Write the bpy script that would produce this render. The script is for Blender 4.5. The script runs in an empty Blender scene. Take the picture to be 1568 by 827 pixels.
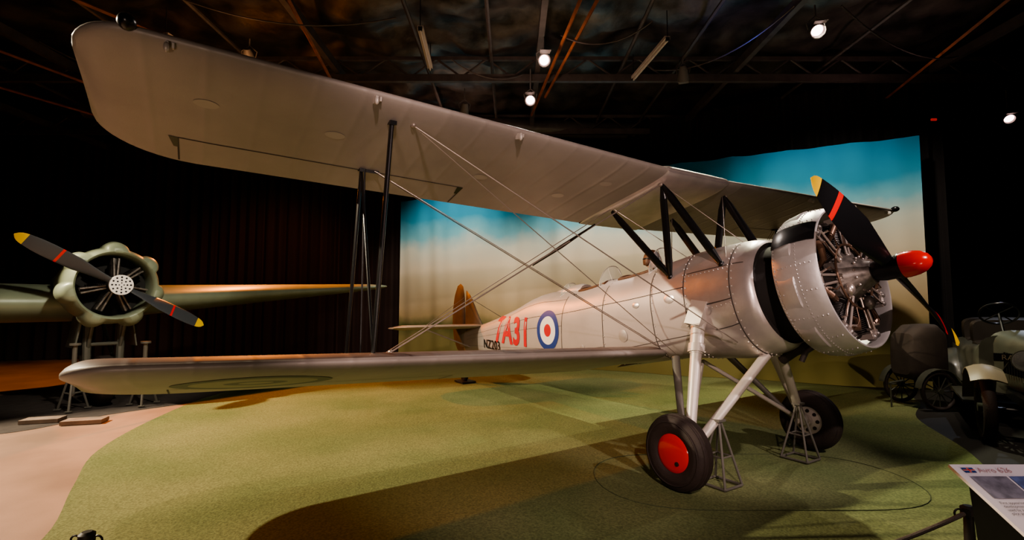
import bpy, bmesh, math, random
from math import sin, cos, pi, sqrt, radians, atan2
from mathutils import Vector, Matrix
random.seed(3)
sc = bpy.context.scene
V = Vector

# ------------------------------------------------------------------ materials
def pm(name, col, rough=.5, metal=0., noise=0., nscale=6., bump=0., bscale=40., emit=None, es=0., ribs=0., col2=None, alpha=None, coat=0., spec=None):
    m = bpy.data.materials.new(name); m.use_nodes = True
    nt = m.node_tree; b = nt.nodes['Principled BSDF']
    b.inputs['Base Color'].default_value = (*col, 1)
    b.inputs['Roughness'].default_value = rough
    b.inputs['Metallic'].default_value = metal
    if spec is not None: b.inputs['Specular IOR Level'].default_value = spec
    if coat: b.inputs['Coat Weight'].default_value = coat
    if emit: b.inputs['Emission Color'].default_value = (*emit, 1); b.inputs['Emission Strength'].default_value = es
    if alpha is not None: b.inputs['Alpha'].default_value = alpha
    tc = nt.nodes.new('ShaderNodeTexCoord')
    if noise or col2:
        n = nt.nodes.new('ShaderNodeTexNoise'); n.inputs['Scale'].default_value = nscale; n.inputs['Detail'].default_value = 5
        r = nt.nodes.new('ShaderNodeValToRGB')
        c2 = col2 if col2 else tuple(max(0, c*(1-noise)) for c in col)
        r.color_ramp.elements[0].position = .35; r.color_ramp.elements[0].color = (*c2, 1)
        r.color_ramp.elements[1].position = .65; r.color_ramp.elements[1].color = (*col, 1)
        nt.links.new(tc.outputs['Object'], n.inputs['Vector']); nt.links.new(n.outputs['Fac'], r.inputs['Fac'])
        nt.links.new(r.outputs['Color'], b.inputs['Base Color'])
    last = None
    if bump:
        n2 = nt.nodes.new('ShaderNodeTexNoise'); n2.inputs['Scale'].default_value = bscale; n2.inputs['Detail'].default_value = 4
        nt.links.new(tc.outputs['Object'], n2.inputs['Vector'])
        bp = nt.nodes.new('ShaderNodeBump'); bp.inputs['Strength'].default_value = bump; bp.inputs['Distance'].default_value = .02
        nt.links.new(n2.outputs['Fac'], bp.inputs['Height']); last = bp
    if ribs:
        w = nt.nodes.new('ShaderNodeTexWave'); w.wave_type = 'BANDS'; w.bands_direction = 'Y'
        w.inputs['Scale'].default_value = 1.0
        nt.links.new(tc.outputs['Object'], w.inputs['Vector'])
        rr = nt.nodes.new('ShaderNodeMath'); rr.operation = 'POWER'; rr.inputs[1].default_value = 14
        nt.links.new(w.outputs['Fac'], rr.inputs[0])
        bp = nt.nodes.new('ShaderNodeBump'); bp.inputs['Strength'].default_value = ribs; bp.inputs['Distance'].default_value = .012
        nt.links.new(rr.outputs[0], bp.inputs['Height'])
        if last: nt.links.new(last.outputs['Normal'], bp.inputs['Normal'])
        last = bp
    if last: nt.links.new(last.outputs['Normal'], b.inputs['Normal'])
    return m

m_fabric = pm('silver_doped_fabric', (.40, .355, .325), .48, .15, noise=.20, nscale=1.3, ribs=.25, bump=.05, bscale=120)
m_fabtop_shade = pm('shaded_top_fabric', (.13, .085, .07), .55, .05, noise=.2, nscale=1.3, ribs=.25)  # dark brown stands in for the shade on top of the lower wings
m_fus = pm('silver_fuselage_skin', (.52, .45, .425), .42, .30, noise=.12, nscale=2, bump=.07, bscale=7)
m_cowl = pm('bare_aluminium', (.66, .59, .57), .35, .62, noise=.16, nscale=5, bump=.12, bscale=12)
m_ring = pm('ring_silver_paint', (.56, .53, .52), .40, .4, noise=.16, nscale=5, bump=.10, bscale=14)
m_black = pm('black_paint', (.008, .008, .009), .28, 0, bump=.02)
m_dark = pm('dark_interior', (.012, .010, .009), .8)
m_line = pm('panel_gap', (.06, .05, .045), .7)
m_tail = pm('shaded_tail_dope', (.17, .15, .12), .5, .1, noise=.3, nscale=4)  # dark olive has the shade on the tail put into the colour
m_strut = pm('silver_strut_paint', (.58, .53, .48), .4, .25, noise=.1)
m_wire = pm('bracing_wire_steel', (.40, .34, .30), .35, .6)
m_tyre = pm('tyre_rubber', (.040, .027, .023), .7, bump=.15, bscale=60, noise=.3)
m_red = pm('red_gloss', (.72, .012, .008), .22, 0, coat=.4)
m_redp = pm('red_marking', (.52, .02, .03), .5)
m_blue = pm('roundel_blue', (.015, .045, .22), .5)
m_white = pm('white_marking', (.80, .76, .72), .5)
m_khaki = pm('faded_roundel_centre', (.26, .25, .17), .5)
m_dkgr = pm('faded_roundel_ring', (.035, .05, .042), .5)
m_yel = pm('yellow_tip', (.85, .55, .02), .4)
m_eng = pm('engine_grey', (.26, .23, .21), .4, .5, noise=.5, nscale=20)
m_engb = pm('engine_cylinder_black', (.045, .038, .035), .38, .4)
m_brass = pm('engine_metal_bright', (.60, .52, .47), .3, .75)
m_bronze = pm('exhaust_bronze', (.20, .12, .08), .4, .6, noise=.4, nscale=12)
m_green2 = pm('trainer_grey_green', (.27, .31, .22), .42, .1, noise=.15, nscale=3, bump=.05, bscale=12)
m_blade2 = pm('propeller_slate', (.07, .075, .085), .38, .2)
m_steel = pm('dark_steel', (.05, .042, .038), .5, .4, noise=.3)
m_stand = pm('stand_grey', (.16, .15, .13), .5, .3)
m_leather = pm('brown_leather', (.13, .055, .025), .55, noise=.3, nscale=30)
m_skin = pm('skin', (.55, .32, .22), .55)
m_glass = pm('windscreen_perspex', (.8, .85, .85), .08, 0, alpha=.22)
m_car = pm('car_grey_green', (.085, .088, .068), .38, 0, noise=.2, coat=.2)
m_carfab = pm('dark_brown_canvas', (.050, .036, .028), .8, noise=.3)
m_beige = pm('fender_beige', (.24, .20, .14), .45)
m_sign = pm('sign_white', (.82, .76, .79), .5)
m_signg = pm('sign_photo_grey', (.28, .27, .33), .5, noise=.5, nscale=25)
m_signb = pm('sign_photo_blue', (.15, .2, .42), .5, noise=.4, nscale=25)
m_pink = pm('sign_text_pink', (.5, .3, .32), .5)
m_textd = pm('sign_text_dark', (.08, .07, .08), .6)
m_rope = pm('barrier_rope', (.16, .13, .10), .8, bump=.5, bscale=200)
m_lens = pm('spot_lens', (1, 1, 1), .3, emit=(1, .66, .62), es=7)
m_tube = pm('unlit_tube_white', (.6, .5, .44), .5)
m_wood = pm('roof_timber', (.40, .12, .04), .6, noise=.4)
m_foil = pm('roof_insulation_foil', (.20, .165, .145), .32, .6, noise=.8, nscale=1.8, bump=1.0, bscale=3)
m_curt = pm('black_curtain', (.014, .010, .010), .85, noise=.3, nscale=2)
m_wall = pm('black_wall_paint', (.008, .008, .010), .9)

# ------------------------------------------------------------------ mesh builder
TR = [Matrix.Identity(4)]
def frame(d):
    d = V(d).normalized()
    a = V((0, 0, 1)) if abs(d.z) < .95 else V((1, 0, 0))
    s = d.cross(a).normalized(); u = s.cross(d).normalized()
    return d, s, u
class MB:
    def __init__(s): s.v = []; s.f = []; s.m = []
    def add(s, vs, fs, m=0):
        o = len(s.v); s.v += [V(p) for p in vs]
        for f in fs: s.f.append([i+o for i in f]); s.m.append(m)
    def loft(s, rings, m=0, cap=True, closed=True, mf=None):
        n = len(rings[0]); vs = [p for r in rings for p in r]; o = len(s.v); s.v += [V(p) for p in vs]
        k = n if closed else n-1
        for i in range(len(rings)-1):
            for j in range(k):
                a = i*n+j; b = i*n+(j+1) % n
                s.f.append([o+a, o+b, o+b+n, o+a+n]); s.m.append(mf(i, j) if mf else m)
        if cap and closed:
            s.f.append([o+j for j in range(n)][::-1]); s.m.append(mf(0, 0) if mf else m)
            s.f.append([o+(len(rings)-1)*n+j for j in range(n)]); s.m.append(mf(len(rings)-2, 0) if mf else m)
    def tube(s, p0, p1, r0, r1=None, n=10, m=0, chord=None, ratio=1.):
        p0 = V(p0); p1 = V(p1); r1 = r0 if r1 is None else r1
        d = (p1-p0).normalized()
        if chord is not None:
            u = V(chord) - d*V(chord).dot(d); u.normalize(); w = d.cross(u)
        else: d, w, u = frame(d)
        rings = [[p + u*(cos(2*pi*j/n)*r*ratio) + w*(sin(2*pi*j/n)*r) for j in range(n)] for p, r in ((p0, r0), (p1, r1))]
        s.loft(rings, m)
    def path(s, pts, r, n=8, m=0, closed=False):
        pts = [V(p) for p in pts]; rings = []; N = len(pts); up = None
        for i, p in enumerate(pts):
            if closed: d = pts[(i+1) % N]-pts[i-1]
            else: d = pts[min(i+1, N-1)]-pts[max(i-1, 0)]
            d.normalize()
            if up is None: _, w, up = frame(d)
            w = d.cross(up).normalized(); up = w.cross(d).normalized()
            rr = r[i] if isinstance(r, (list, tuple)) else r
            rings.append([p + up*(cos(2*pi*j/n)*rr) + w*(sin(2*pi*j/n)*rr) for j in range(n)])
        if closed: rings.append(rings[0])
        s.loft(rings, m, cap=not closed)
    def lathe(s, prof, o, d, seg=40, m=0, cap=False, rf=None, mf=None, closedp=False):
        o = V(o); d, w, u = frame(d)
        pr = prof+[prof[0]] if closedp else prof
        rings = []
        for (x, r) in pr:
            rings.append([o+d*x+(u*cos(2*pi*j/seg)+w*sin(2*pi*j/seg))*max(r*(rf(x, 2*pi*j/seg) if rf else 1), 1e-4) for j in range(seg)])
        s.loft(rings, m, cap=cap, mf=mf)
    def box(s, c, size, rot=None, m=0):
        c = V(c); R = rot if rot else Matrix.Identity(3)
        x, y, z = [k/2 for k in size]
        vs = [c+R@V((a*x, b*y, e*z)) for a in (-1, 1) for b in (-1, 1) for e in (-1, 1)]
        s.add(vs, [(0, 1, 3, 2), (4, 6, 7, 5), (0, 4, 5, 1), (2, 3, 7, 6), (0, 2, 6, 4), (1, 5, 7, 3)], m)
    def ell(s, c, rad, m=0, n=16, k=10, R=None):
        c = V(c); R = R if R else Matrix.Identity(3)
        if not hasattr(rad, '__len__'): rad = (rad,)*3
        rings = []
        for i in range(k+1):
            t = pi*i/k; rr = max(sin(t), 1e-3)
            rings.append([c+R@V((rad[0]*rr*cos(2*pi*j/n), rad[1]*rr*sin(2*pi*j/n), rad[2]*cos(t))) for j in range(n)])
        s.loft(rings, m)
    def build(s, name, mats, parent=None, smooth=True, angle=35, norm=True):
        me = bpy.data.meshes.new(name)
        T = TR[0]
        me.from_pydata([tuple(T @ p) for p in s.v], [], s.f)
        mats = mats if isinstance(mats, list) else [mats]
        for m in mats: me.materials.append(m)
        me.polygons.foreach_set('material_index', s.m)
        bm = bmesh.new(); bm.from_mesh(me)
        if norm: bmesh.ops.recalc_face_normals(bm, faces=bm.faces)
        bm.to_mesh(me); bm.free()
        if smooth:
            me.shade_smooth(); me.set_sharp_from_angle(angle=radians(angle))
        ob = bpy.data.objects.new(name, me); sc.collection.objects.link(ob)
        if parent: ob.parent = parent
        return ob
def emp(name, z=0.):
    e = bpy.data.objects.new(name, None); sc.collection.objects.link(e); e.location.z = z; return e
LIFT = .011

# ------------------------------------------------------------------ camera and camera-relative axes
CX, CY, CZ = 3.52, -4.54, 1.58
def G(l, d, z=0.):   # camera axes (right, depth) and height -> world
    return V((CX + l*.537 - d*.843, CY + l*.843 + d*.537, z))
cam = bpy.data.cameras.new('camera'); co = bpy.data.objects.new('camera', cam); sc.collection.objects.link(co)
co.location = (CX, CY, CZ)
p = radians(3.93)
dv = V((-.843*cos(p), .537*cos(p), sin(p)))
co.rotation_euler = dv.to_track_quat('-Z', 'Y').to_euler()
cam.sensor_width = 36; cam.lens = 750/1568*36; cam.clip_start = .05
sc.camera = co

# ------------------------------------------------------------------ room shell
Rg = Matrix.Rotation(atan2(.843, .537), 3, 'Z')
m_floor = pm('tan_concrete', (.38, .235, .165), .55, noise=.30, nscale=1.2, bump=.05, bscale=60)
f = MB(); f.box(G(0, 6, -.1), (34, 34, .2), Rg); f.build('floor', m_floor)
c = MB(); N = 110; vs = []; fs = []
for i in range(N+1):
    for j in range(N+1):
        l = -17+34*i/N; d = -10+30*j/N
        vs.append(G(l, d, 6.6+.07*sin(l*3.1+sin(d*1.7))+.06*sin(d*4+l)+random.uniform(-.06, .06)))
for i in range(N):
    for j in range(N):
        a = i*(N+1)+j; fs.append((a, a+1, a+N+2, a+N+1))
c.add(vs, fs); c.build('ceiling', m_foil, norm=False)
for nm, (l, d, sx, sy) in {'wall_back': (0, 19.6, 34, .2), 'wall_front': (0, -8, 34, .2), 'wall_left': (-15.5, 6, .2, 28), 'wall_right': (15.5, 6, .2, 28)}.items():
    b = MB(); b.box(G(l, d, 3.3), (sx, sy, 6.6), Rg); b.build(nm, m_wall)

def smooth_poly(pts, k=6):
    out = []; n = len(pts)
    for i in range(n):
        p0, p1, p2, p3 = [V(pts[(i+q) % n]) for q in (-1, 0, 1, 2)]
        for t in range(k):
            t = t/k
            out.append(.5*((2*p1)+(p2-p0)*t+(2*p0-5*p1+4*p2-p3)*t*t+(3*p1-p0-3*p2+p3)*t**3))
    return out
def carpet(name, pts, z, mat):
    ps = smooth_poly([(a, b, 0) for a, b in pts]); b = MB()
    lo = [G(q.x, q.y, 0.0005) for q in ps]; hi = [G(q.x, q.y, z) for q in ps]
    b.loft([lo, hi], cap=True); return b.build(name, mat, smooth=False)
m_carpet = bpy.data.materials.new('green_carpet'); m_carpet.use_nodes = True
nt = m_carpet.node_tree; bs = nt.nodes['Principled BSDF']; bs.inputs['Roughness'].default_value = .9; bs.inputs['Specular IOR Level'].default_value = .15
tc = nt.nodes.new('ShaderNodeTexCoord')
n1 = nt.nodes.new('ShaderNodeTexNoise'); n1.inputs['Scale'].default_value = .7; n1.inputs['Detail'].default_value = 2
n2 = nt.nodes.new('ShaderNodeTexNoise'); n2.inputs['Scale'].default_value = 60; n2.inputs['Detail'].default_value = 6
r1 = nt.nodes.new('ShaderNodeValToRGB'); r1.color_ramp.elements[0].position = .35; r1.color_ramp.elements[0].color = (.155, .195, .085, 1)
r1.color_ramp.elements[1].position = .68; r1.color_ramp.elements[1].color = (.235, .25, .12, 1)
r2 = nt.nodes.new('ShaderNodeValToRGB'); r2.color_ramp.elements[0].position = .3; r2.color_ramp.elements[0].color = (.6, .6, .6, 1); r2.color_ramp.elements[1].position = .7; r2.color_ramp.elements[1].color = (1.15, 1.15, 1.1, 1)
mx = nt.nodes.new('ShaderNodeMix'); mx.data_type = 'RGBA'; mx.blend_type = 'MULTIPLY'; mx.inputs[0].default_value = 1
bp = nt.nodes.new('ShaderNodeBump'); bp.inputs['Strength'].default_value = .5; bp.inputs['Distance'].default_value = .01
for a, b in ((n1, r1), (n2, r2)):
    nt.links.new(tc.outputs['Object'], a.inputs['Vector']); nt.links.new(a.outputs['Fac'], b.inputs['Fac'])
nt.links.new(r1.outputs['Color'], mx.inputs[6]); nt.links.new(r2.outputs['Color'], mx.inputs[7])
nt.links.new(mx.outputs[2], bs.inputs['Base Color']); nt.links.new(n2.outputs['Fac'], bp.inputs['Height']); nt.links.new(bp.outputs['Normal'], bs.inputs['Normal'])
carpet('green_carpet', [(-3.0, 2.6), (-3.15, 3.4), (-3.8, 4.36), (-4.46, 5.4), (-4.92, 6.9), (-5.14, 8.6), (-4.8, 10.95), (-3.6, 13.6), (0, 13.2), (4, 11), (6.6, 9.2), (6.6, 8.1), (5.6, 6.9), (4.9, 5.4), (4.2, 4.2), (3.6, 2.6), (2.2, 1.0), (-1, .8)], .006, m_carpet)
m_grey = pm('dark_platform_carpet', (.060, .048, .044), .85, noise=.3, bump=.1)
carpet('dark_floor_covering', [(-8.3, 5.6), (-6.3, 6.0), (-5.75, 7.1), (-4.8, 8.6), (-4.5, 11), (-4.0, 14.6), (-7.5, 15), (-8.5, 12), (-8.8, 9)], .004, m_grey)
m_grey2 = pm('dark_vinyl', (.03, .028, .026), .6)
carpet('side_floor_covering', [(6.0, 9.6), (5.6, 8.1), (4.8, 6.7), (4.1, 5.3), (3.4, 4.1), (2.8, 2.6), (6, 1), (12, 2), (13, 9)], .003, m_grey2)

# painted backdrop cloth
m_bd = bpy.data.materials.new('painted_sky_cloth'); m_bd.use_nodes = True
nt = m_bd.node_tree; bs = nt.nodes['Principled BSDF']; bs.inputs['Roughness'].default_value = .85; bs.inputs['Specular IOR Level'].default_value = .1
tc = nt.nodes.new('ShaderNodeTexCoord'); sp = nt.nodes.new('ShaderNodeSeparateXYZ'); nt.links.new(tc.outputs['Object'], sp.inputs[0])
nz = nt.nodes.new('ShaderNodeTexNoise'); nz.inputs['Scale'].default_value = .8; nz.inputs['Detail'].default_value = 7
nt.links.new(tc.outputs['Object'], nz.inputs['Vector'])
ma = nt.nodes.new('ShaderNodeMath'); ma.operation = 'MULTIPLY_ADD'; ma.inputs[1].default_value = .9; nt.links.new(nz.outputs['Fac'], ma.inputs[0])
nt.links.new(sp.outputs['Z'], ma.inputs[2])
md = nt.nodes.new('ShaderNodeMath'); md.operation = 'DIVIDE'; md.inputs[1].default_value = 5.2; nt.links.new(ma.outputs[0], md.inputs[0])
rp = nt.nodes.new('ShaderNodeValToRGB'); nt.links.new(md.outputs[0], rp.inputs['Fac']); nt.links.new(rp.outputs['Color'], bs.inputs['Base Color'])
el = rp.color_ramp.elements
stops = [(0, (.32, .28, .10)), (.20, (.34, .29, .12)), (.27, (.13, .15, .05)), (.33, (.56, .42, .22)), (.45, (.70, .56, .37)), (.60, (.74, .66, .50)), (.70, (.58, .62, .54)), (.77, (.17, .42, .50)), (.86, (.03, .23, .36)), (1, (.015, .16, .30))]
el[0].position = 0; el[0].color = (*stops[0][1], 1); el[1].position = 1; el[1].color = (*stops[-1][1], 1)
for q, cc in stops[1:-1]:
    e = el.new(q); e.color = (*cc, 1)
b = MB(); NX, NZ = 220, 16; vs = []; fs = []
A = V((-3.45, 15.)); B = V((7.65, 9.0)); dr = (B-A).normalized(); nr = V((-dr.y, dr.x)); L = (B-A).length
for i in range(NX+1):
    s = i/NX*L
    for j in range(NZ+1):
        z = 4.73*j/NZ+.01
        off = .022*sin(s*5.3+sin(s*1.3)*2)+.012*sin(s*11+z*.4)+.06*sin(s*2.1)*(1-j/NZ)
        q = A+dr*s+nr*(off-.25*sin(pi*s/L))
        top = .02*abs(sin(s*3)) if j == NZ else 0
        vs.append(G(q.x, q.y, z-top))
for i in range(NX):
    for j in range(NZ):
        a = i*(NZ+1)+j; fs.append((a, a+1, a+NZ+2, a+NZ+1))
b.add(vs, fs); b.build('painted_sky_backdrop', m_bd, norm=False)

def curtain(name, A, B, h=6.3, pleat=.13, mat=m_curt):
    b = MB(); A = V(A); B = V(B); d = (B-A); L = d.length; d.normalize(); n = V((-d.y, d.x)); K = int(L/.045); vs = []; fs = []
    for i in range(K+1):
        s = L*i/K
        for j in range(5):
            q = A+d*s+n*(.06*sin(2*pi*s/pleat/2.2+sin(s*1.9)*1.5)+.02*sin(s*29)*(1-j/5))
            vs.append(G(q.x, q.y, .01+h*j/4))
    for i in range(K):
        for j in range(4):
            a = i*5+j; fs.append((a, a+1, a+6, a+5))
    b.add(vs, fs); return b.build(name, mat, norm=False)
m_curtw = pm('dark_brown_curtain', (.028, .014, .010), .8)
curtain('curtain', (-15, 13.5), (-3.2, 16.2), mat=m_curtw)
curtain('curtain', (-3.3, 16.2), (8.6, 9.6))
curtain('curtain', (8.6, 9.6), (8.9, 12.5))

# ------------------------------------------------------------------ roof structure, lights
b = MB()
for l in (-12, -8.6, -3.45, .5, 4.4, 8.3, 12):
    b.box(G(l, 6, 6.2), (.10, 26, .16), Rg)
for d in (2, 6.6, 9.4, 12.4, 15.5):
    b.box(G(0, d, 6.02), (30, .09, .14), Rg)
    b.box(G(0, d, 6.42), (30, .07, .07), Rg)
    for k in range(-14, 15):
        b.tube(G(k, d, 6.05), G(k+.5, d, 6.42), .02, n=6); b.tube(G(k+.5, d, 6.42), G(k+1, d, 6.05), .02, n=6)
for l in (-10.2, -6.8, -5.1, -1.7, -.4, 2.2, 3.3, 6.2, 10.2): b.tube(G(l, -4, 6.3), G(l, 18, 6.3), .035, n=6)
for l0, d0, l1, d1, sg in ((-5, 6.6, -1.8, 7.3, .3), (-1.1, 8.6, .2, 9.2, .2), (.8, 7.8, 2.2, 7.4, .25), (2.7, 9, 4.2, 7, .3), (-8, 8, -5.8, 9.6, .3), (4.9, 7, 8, 8.5, .3)):
    b.path([G(l0+(l1-l0)*t/14, d0+(d1-d0)*t/14, 6.0-sg*4*(t/14)*(1-t/14)) for t in range(15)], .012, 6)
b.build('roof_truss', pm('roof_steel', (.14, .11, .10), .45, .3, noise=.3))
# round ventilation duct along the roof
b = MB(); duct = [(x, .22 if k % 2 else .232) for k, x in enumerate([i*.35 for i in range(60)])]
b.lathe(duct, G(-10, 11.2, 6.15), G(1, .12, 0)-G(0, 0, 0), 24, 0, cap=True)
b.build('ventilation_duct', pm('duct_metal', (.16, .14, .13), .4, .5, noise=.3))
b = MB()
for l0, d0, l1, d1 in ((-3.1, 6.0, -3.6, 10), (1.0, 6.5, .45, 11), (1.25, 6.5, .7, 10), (-9.5, 6, -7.6, 11.5), (-10.5, 9, -8.6, 13), (6.9, 6, 8, 10.5), (-6.4, 6.4, -5.2, 8.4)):
    b.tube(G(l0, d0, 5.9), G(l1, d1, 5.9), .03, n=4)
b.build('roof_batten', m_wood)
def fluoro(l0, d0, l1, d1, z=5.85):
    e = emp('fluorescent_batten_light')
    b = MB(); a = G(l0, d0, z); c_ = G(l1, d1, z); dd = (c_-a).normalized()
    ang = atan2(dd.y, dd.x); R = Matrix.Rotation(ang, 3, 'Z')
    b.box((a+c_)/2, ((c_-a).length, .09, .05), R, 0)
    b.tube(a-V((0, 0, .045)), c_-V((0, 0, .045)), .019, m=0)
    b.box(a-V((0, 0, .03)), (.03, .06, .06), R, 1); b.box(c_-V((0, 0, .03)), (.03, .06, .06), R, 1)
    b.tube(a+V((0, 0, .02)), a+V((0, 0, .45)), .008, m=1); b.tube(c_+V((0, 0, .02)), c_+V((0, 0, .45)), .008, m=1)
    b.build('housing', [m_tube, m_steel], e)
fluoro(-1.42, 7.3, -1.48, 8.6); fluoro(2.5, 7.6, 2.3, 9.0); fluoro(-5.5, 7.5, -5.3, 9)
def lamp(loc, tgt, power, col, ang, blend=.4, rad=.06, name='spot'):
    ld = bpy.data.lights.new(name, 'SPOT'); ld.energy = power; ld.color = col; ld.spot_size = radians(ang); ld.spot_blend = blend; ld.shadow_soft_size = rad
    o = bpy.data.objects.new(name, ld); sc.collection.objects.link(o); o.location = loc
    o.rotation_euler = (V(tgt)-V(loc)).to_track_quat('-Z', 'Y').to_euler(); return o
m_can = pm('spot_can_grey', (.16, .14, .13), .6, .2)
def fixture(loc, tgt, power=60, ang=60, col=(1, .85, .75), on=True):
    e = emp('track_spotlight'); loc = V(loc); d = (V(tgt)-loc).normalized(); b = MB()
    b.lathe([(-.26, .0), (-.26, .05), (-.2, .075), (-.04, .10), (0, .105), (0, .09), (-.05, .078)], loc, d, 24, 0)
    b.lathe([(-.05, 0), (-.05, .078)], loc, d, 24, 1 if on else 0)
    s = d.cross(V((0, 0, 1))).normalized(); u = s.cross(d).normalized()
    q = loc-d*.12
    b.path([q+s*.1, q+s*.12+V((0, 0, .1)), q+V((0, 0, .2)), q-s*.12+V((0, 0, .1)), q-s*.1], .01, 6, 0)
    b.tube(q+V((0, 0, .2)), (q.x, q.y, 6.0), .012, m=0)
    b.add([loc+u*.10+s*.08, loc+u*.10-s*.08, loc+u*.17-s*.09+d*.09, loc+u*.17+s*.09+d*.09], [(0, 1, 2, 3)], 0)
    b.build('can', [m_can, m_lens], e)
    if on:
        lo = lamp(loc+d*.02, tgt, power, col, ang, name='beam'); lo.parent = e
fixture(G(.53, 7.76, 5.55), G(.9, 1.5, 1.5), 160)
fixture(G(.34, 8.88, 5.35), G(-.1, 2.5, 1), 140)
fixture(G(4.47, 6.9, 5.55), G(3.2, 2.2, 1), 180)
fixture(G(10.2, 9.8, 5.35), G(7, 4, 0), 90, col=(.7, .8, 1))
fixture(G(-1.0, 9.9, 5.5), G(-2, 14, 2.5), on=False); fixture(G(3.1, 8.6, 5.6), G(4, 11, 2), on=False); fixture(G(-4.4, 8, 5.6), G(-5, 12, 2), on=False)
b = MB(); b.box(G(8.2, 9.3, 5.15), (.10, .03, .04), Rg); b.box(G(8.2, 9.3, 5.5), (.02, .02, .7), Rg, 1)
b.build('exit_sign', [pm('exit_red', (.4, .02, .02), .5, emit=(1, .05, .03), es=.25), m_steel])

# ------------------------------------------------------------------ BIPLANE
plane = emp('biplane', LIFT)
CH = 1.46; AL = radians(14.5); DI = .0305
def wing_geo(kind):
    if kind == 'u': return dict(x=.2, z=2.955, y0=.45)
    return dict(x=0., z=1.066, y0=.40)
HS = 5.2
def tipf(y):
    d = max(HS-abs(y), 0.)
    le = .26*(1-sqrt(max(0, 1-(1-min(d/.30, 1))**2)))
    te = .50*(1-sqrt(max(0, 1-(1-min(d/.62, 1))**2)))
    th = sqrt(max(0.004, 1-(1-min((d+.004)/.16, 1))**2))
    return le, te, th
def wpt(kind, y, t, surf, tc=.115, off=0.):
    g = wing_geo(kind); le, te, th = tipf(y)
    th = min(1, th)
    t0 = max(t, 0.); c0 = CH-le-te
    yt = 5*tc*CH*(.2969*sqrt(t0)-.126*t0-.3516*t0**2+.2843*t0**3-.1036*t0**4)*th
    cb = .028*CH*4*t0*(1-t0)*(1 if th > .5 else th*2)
    xx = le+t0*c0
    zz = cb+(yt+off if surf > 0 else -yt*.9-off)
    base = V((g['x'], y, g['z']+DI*max(0, abs(y)-g['y0'])))
    return base+V((-cos(AL), 0, -sin(AL)))*xx+V((-sin(AL), 0, cos(AL)))*zz
TS = [0, .004, .012, .03, .06, .1, .16, .24, .34, .45, .57, .7, .82, .92, 1.]
def ring(kind, y, tc=.115, off=0.):
    return [wpt(kind, y, t, 1, tc, off) for t in TS[::-1]]+[wpt(kind, y, t, -1, tc, off) for t in TS[1:]]
def ys(a, b, n=30): return [a+(b-a)*i/n for i in range(n+1)]
tipd = [.6, .5, .42, .34, .27, .21, .16, .12, .085, .055, .03, .012, 0]
for kind, nm in (('u', 'upper_wing'), ('l', 'lower_wing')):
    if kind == 'u':
        yy = [-HS+d for d in tipd[::-1]]+ys(-HS+.75, HS-.75)+[HS-d for d in tipd]
        b = MB(); b.loft([ring(kind, y) for y in yy]); b.build(nm, m_fabric, plane, angle=50)
    else:
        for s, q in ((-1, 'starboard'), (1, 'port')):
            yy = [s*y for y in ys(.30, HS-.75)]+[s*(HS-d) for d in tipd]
            b = MB(); b.loft([ring(kind, y) for y in yy], mf=lambda i, j: 1 if j < 12 else 0); b.build(nm+'_'+q, [m_fabric, m_fabtop_shade], plane, angle=50)
b = MB(); rr = []
for y in (-.52, -.50, -.44, 0, .44, .50, .52):
    rr.append(ring('u', y, .15 if abs(y) < .48 else .12, .012 if abs(y) < .51 else -.01))
b.loft(rr); b.build('centre_section_tank', m_cowl, plane)
b = MB(); b.path([wpt('u', .1, .35, 1, .15), wpt('u', .1, .35, 1, .15)+V((0, 0, .18)), wpt('u', .1, .35, 1, .15)+V((.03, 0, .2)), wpt('u', .1, .35, 1, .15)+V((.05, 0, .17))], .008)
b.lathe([(0, .04), (.03, .04), (.035, 0)], wpt('u', -.2, .35, 1, .15), (0, 0, 1), 16)
b.build('tank_vent', m_strut, plane)
b = MB()
def wstrip(kind, pts, w=.006, surf=-1, m=0):
    for (y0, t0), (y1, t1) in zip(pts[:-1], pts[1:]):
        n = 12; top = []; bot = []
        dy, dt = y1-y0, (t1-t0)*CH; Lg = sqrt(dy*dy+dt*dt); ny, ntt = -dt/Lg*w, dy/Lg*w/CH
        for i in range(n+1):
            y = y0+(y1-y0)*i/n; t = t0+(t1-t0)*i/n
            top.append(wpt(kind, y+ny, t+ntt, surf, off=.003)); bot.append(wpt(kind, y-ny, t-ntt, surf, off=.003))
        b.loft([top, bot], m, cap=False, closed=False)
for kind in 'ul':
    for s in (-1, 1):
        for sf in (-1, 1):
            wstrip(kind, [(s*4.72, .985), (s*4.72, .74), (s*2.35, .74), (s*2.35, .985)], .006, sf)
b.build('aileron_gaps', m_line, plane, norm=False)
b = MB()
for s in (-1, 1):
    for y, w in ((s*4.73, .05), (s*2.36, .05)):
        q = [wpt('u', y+a, t, -1, off=.004) for a, t in ((-w, .74), (w*.2, .74), (w*.2, .84), (-w*.4, .84))]
        b.add(q, [(0, 1, 2, 3)])
b.build('aileron_hinge_plates', m_black, plane, norm=False)
def wdisc(kind, y, t, ry, rx, mats, radii, name, surf=-1):
    b = MB(); n = 40
    for k, R in enumerate(radii):
        inner = radii[k+1] if k+1 < len(radii) else 0.0
        steps = 4; rings = []
        for q in range(steps+1):
            f_ = R+(inner-R)*q/steps; f_ = max(f_, .001)
            rings.append([wpt(kind, y+ry*f_*cos(2*pi*j/n), t+rx/CH*f_*sin(2*pi*j/n), surf, off=.003) for j in range(n)])
        b.loft(rings, k, cap=False)
    b.build(name, mats, plane, norm=False)
m_cov = pm('inspection_cover_grey', (.45, .41, .37), .5, .2)
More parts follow.
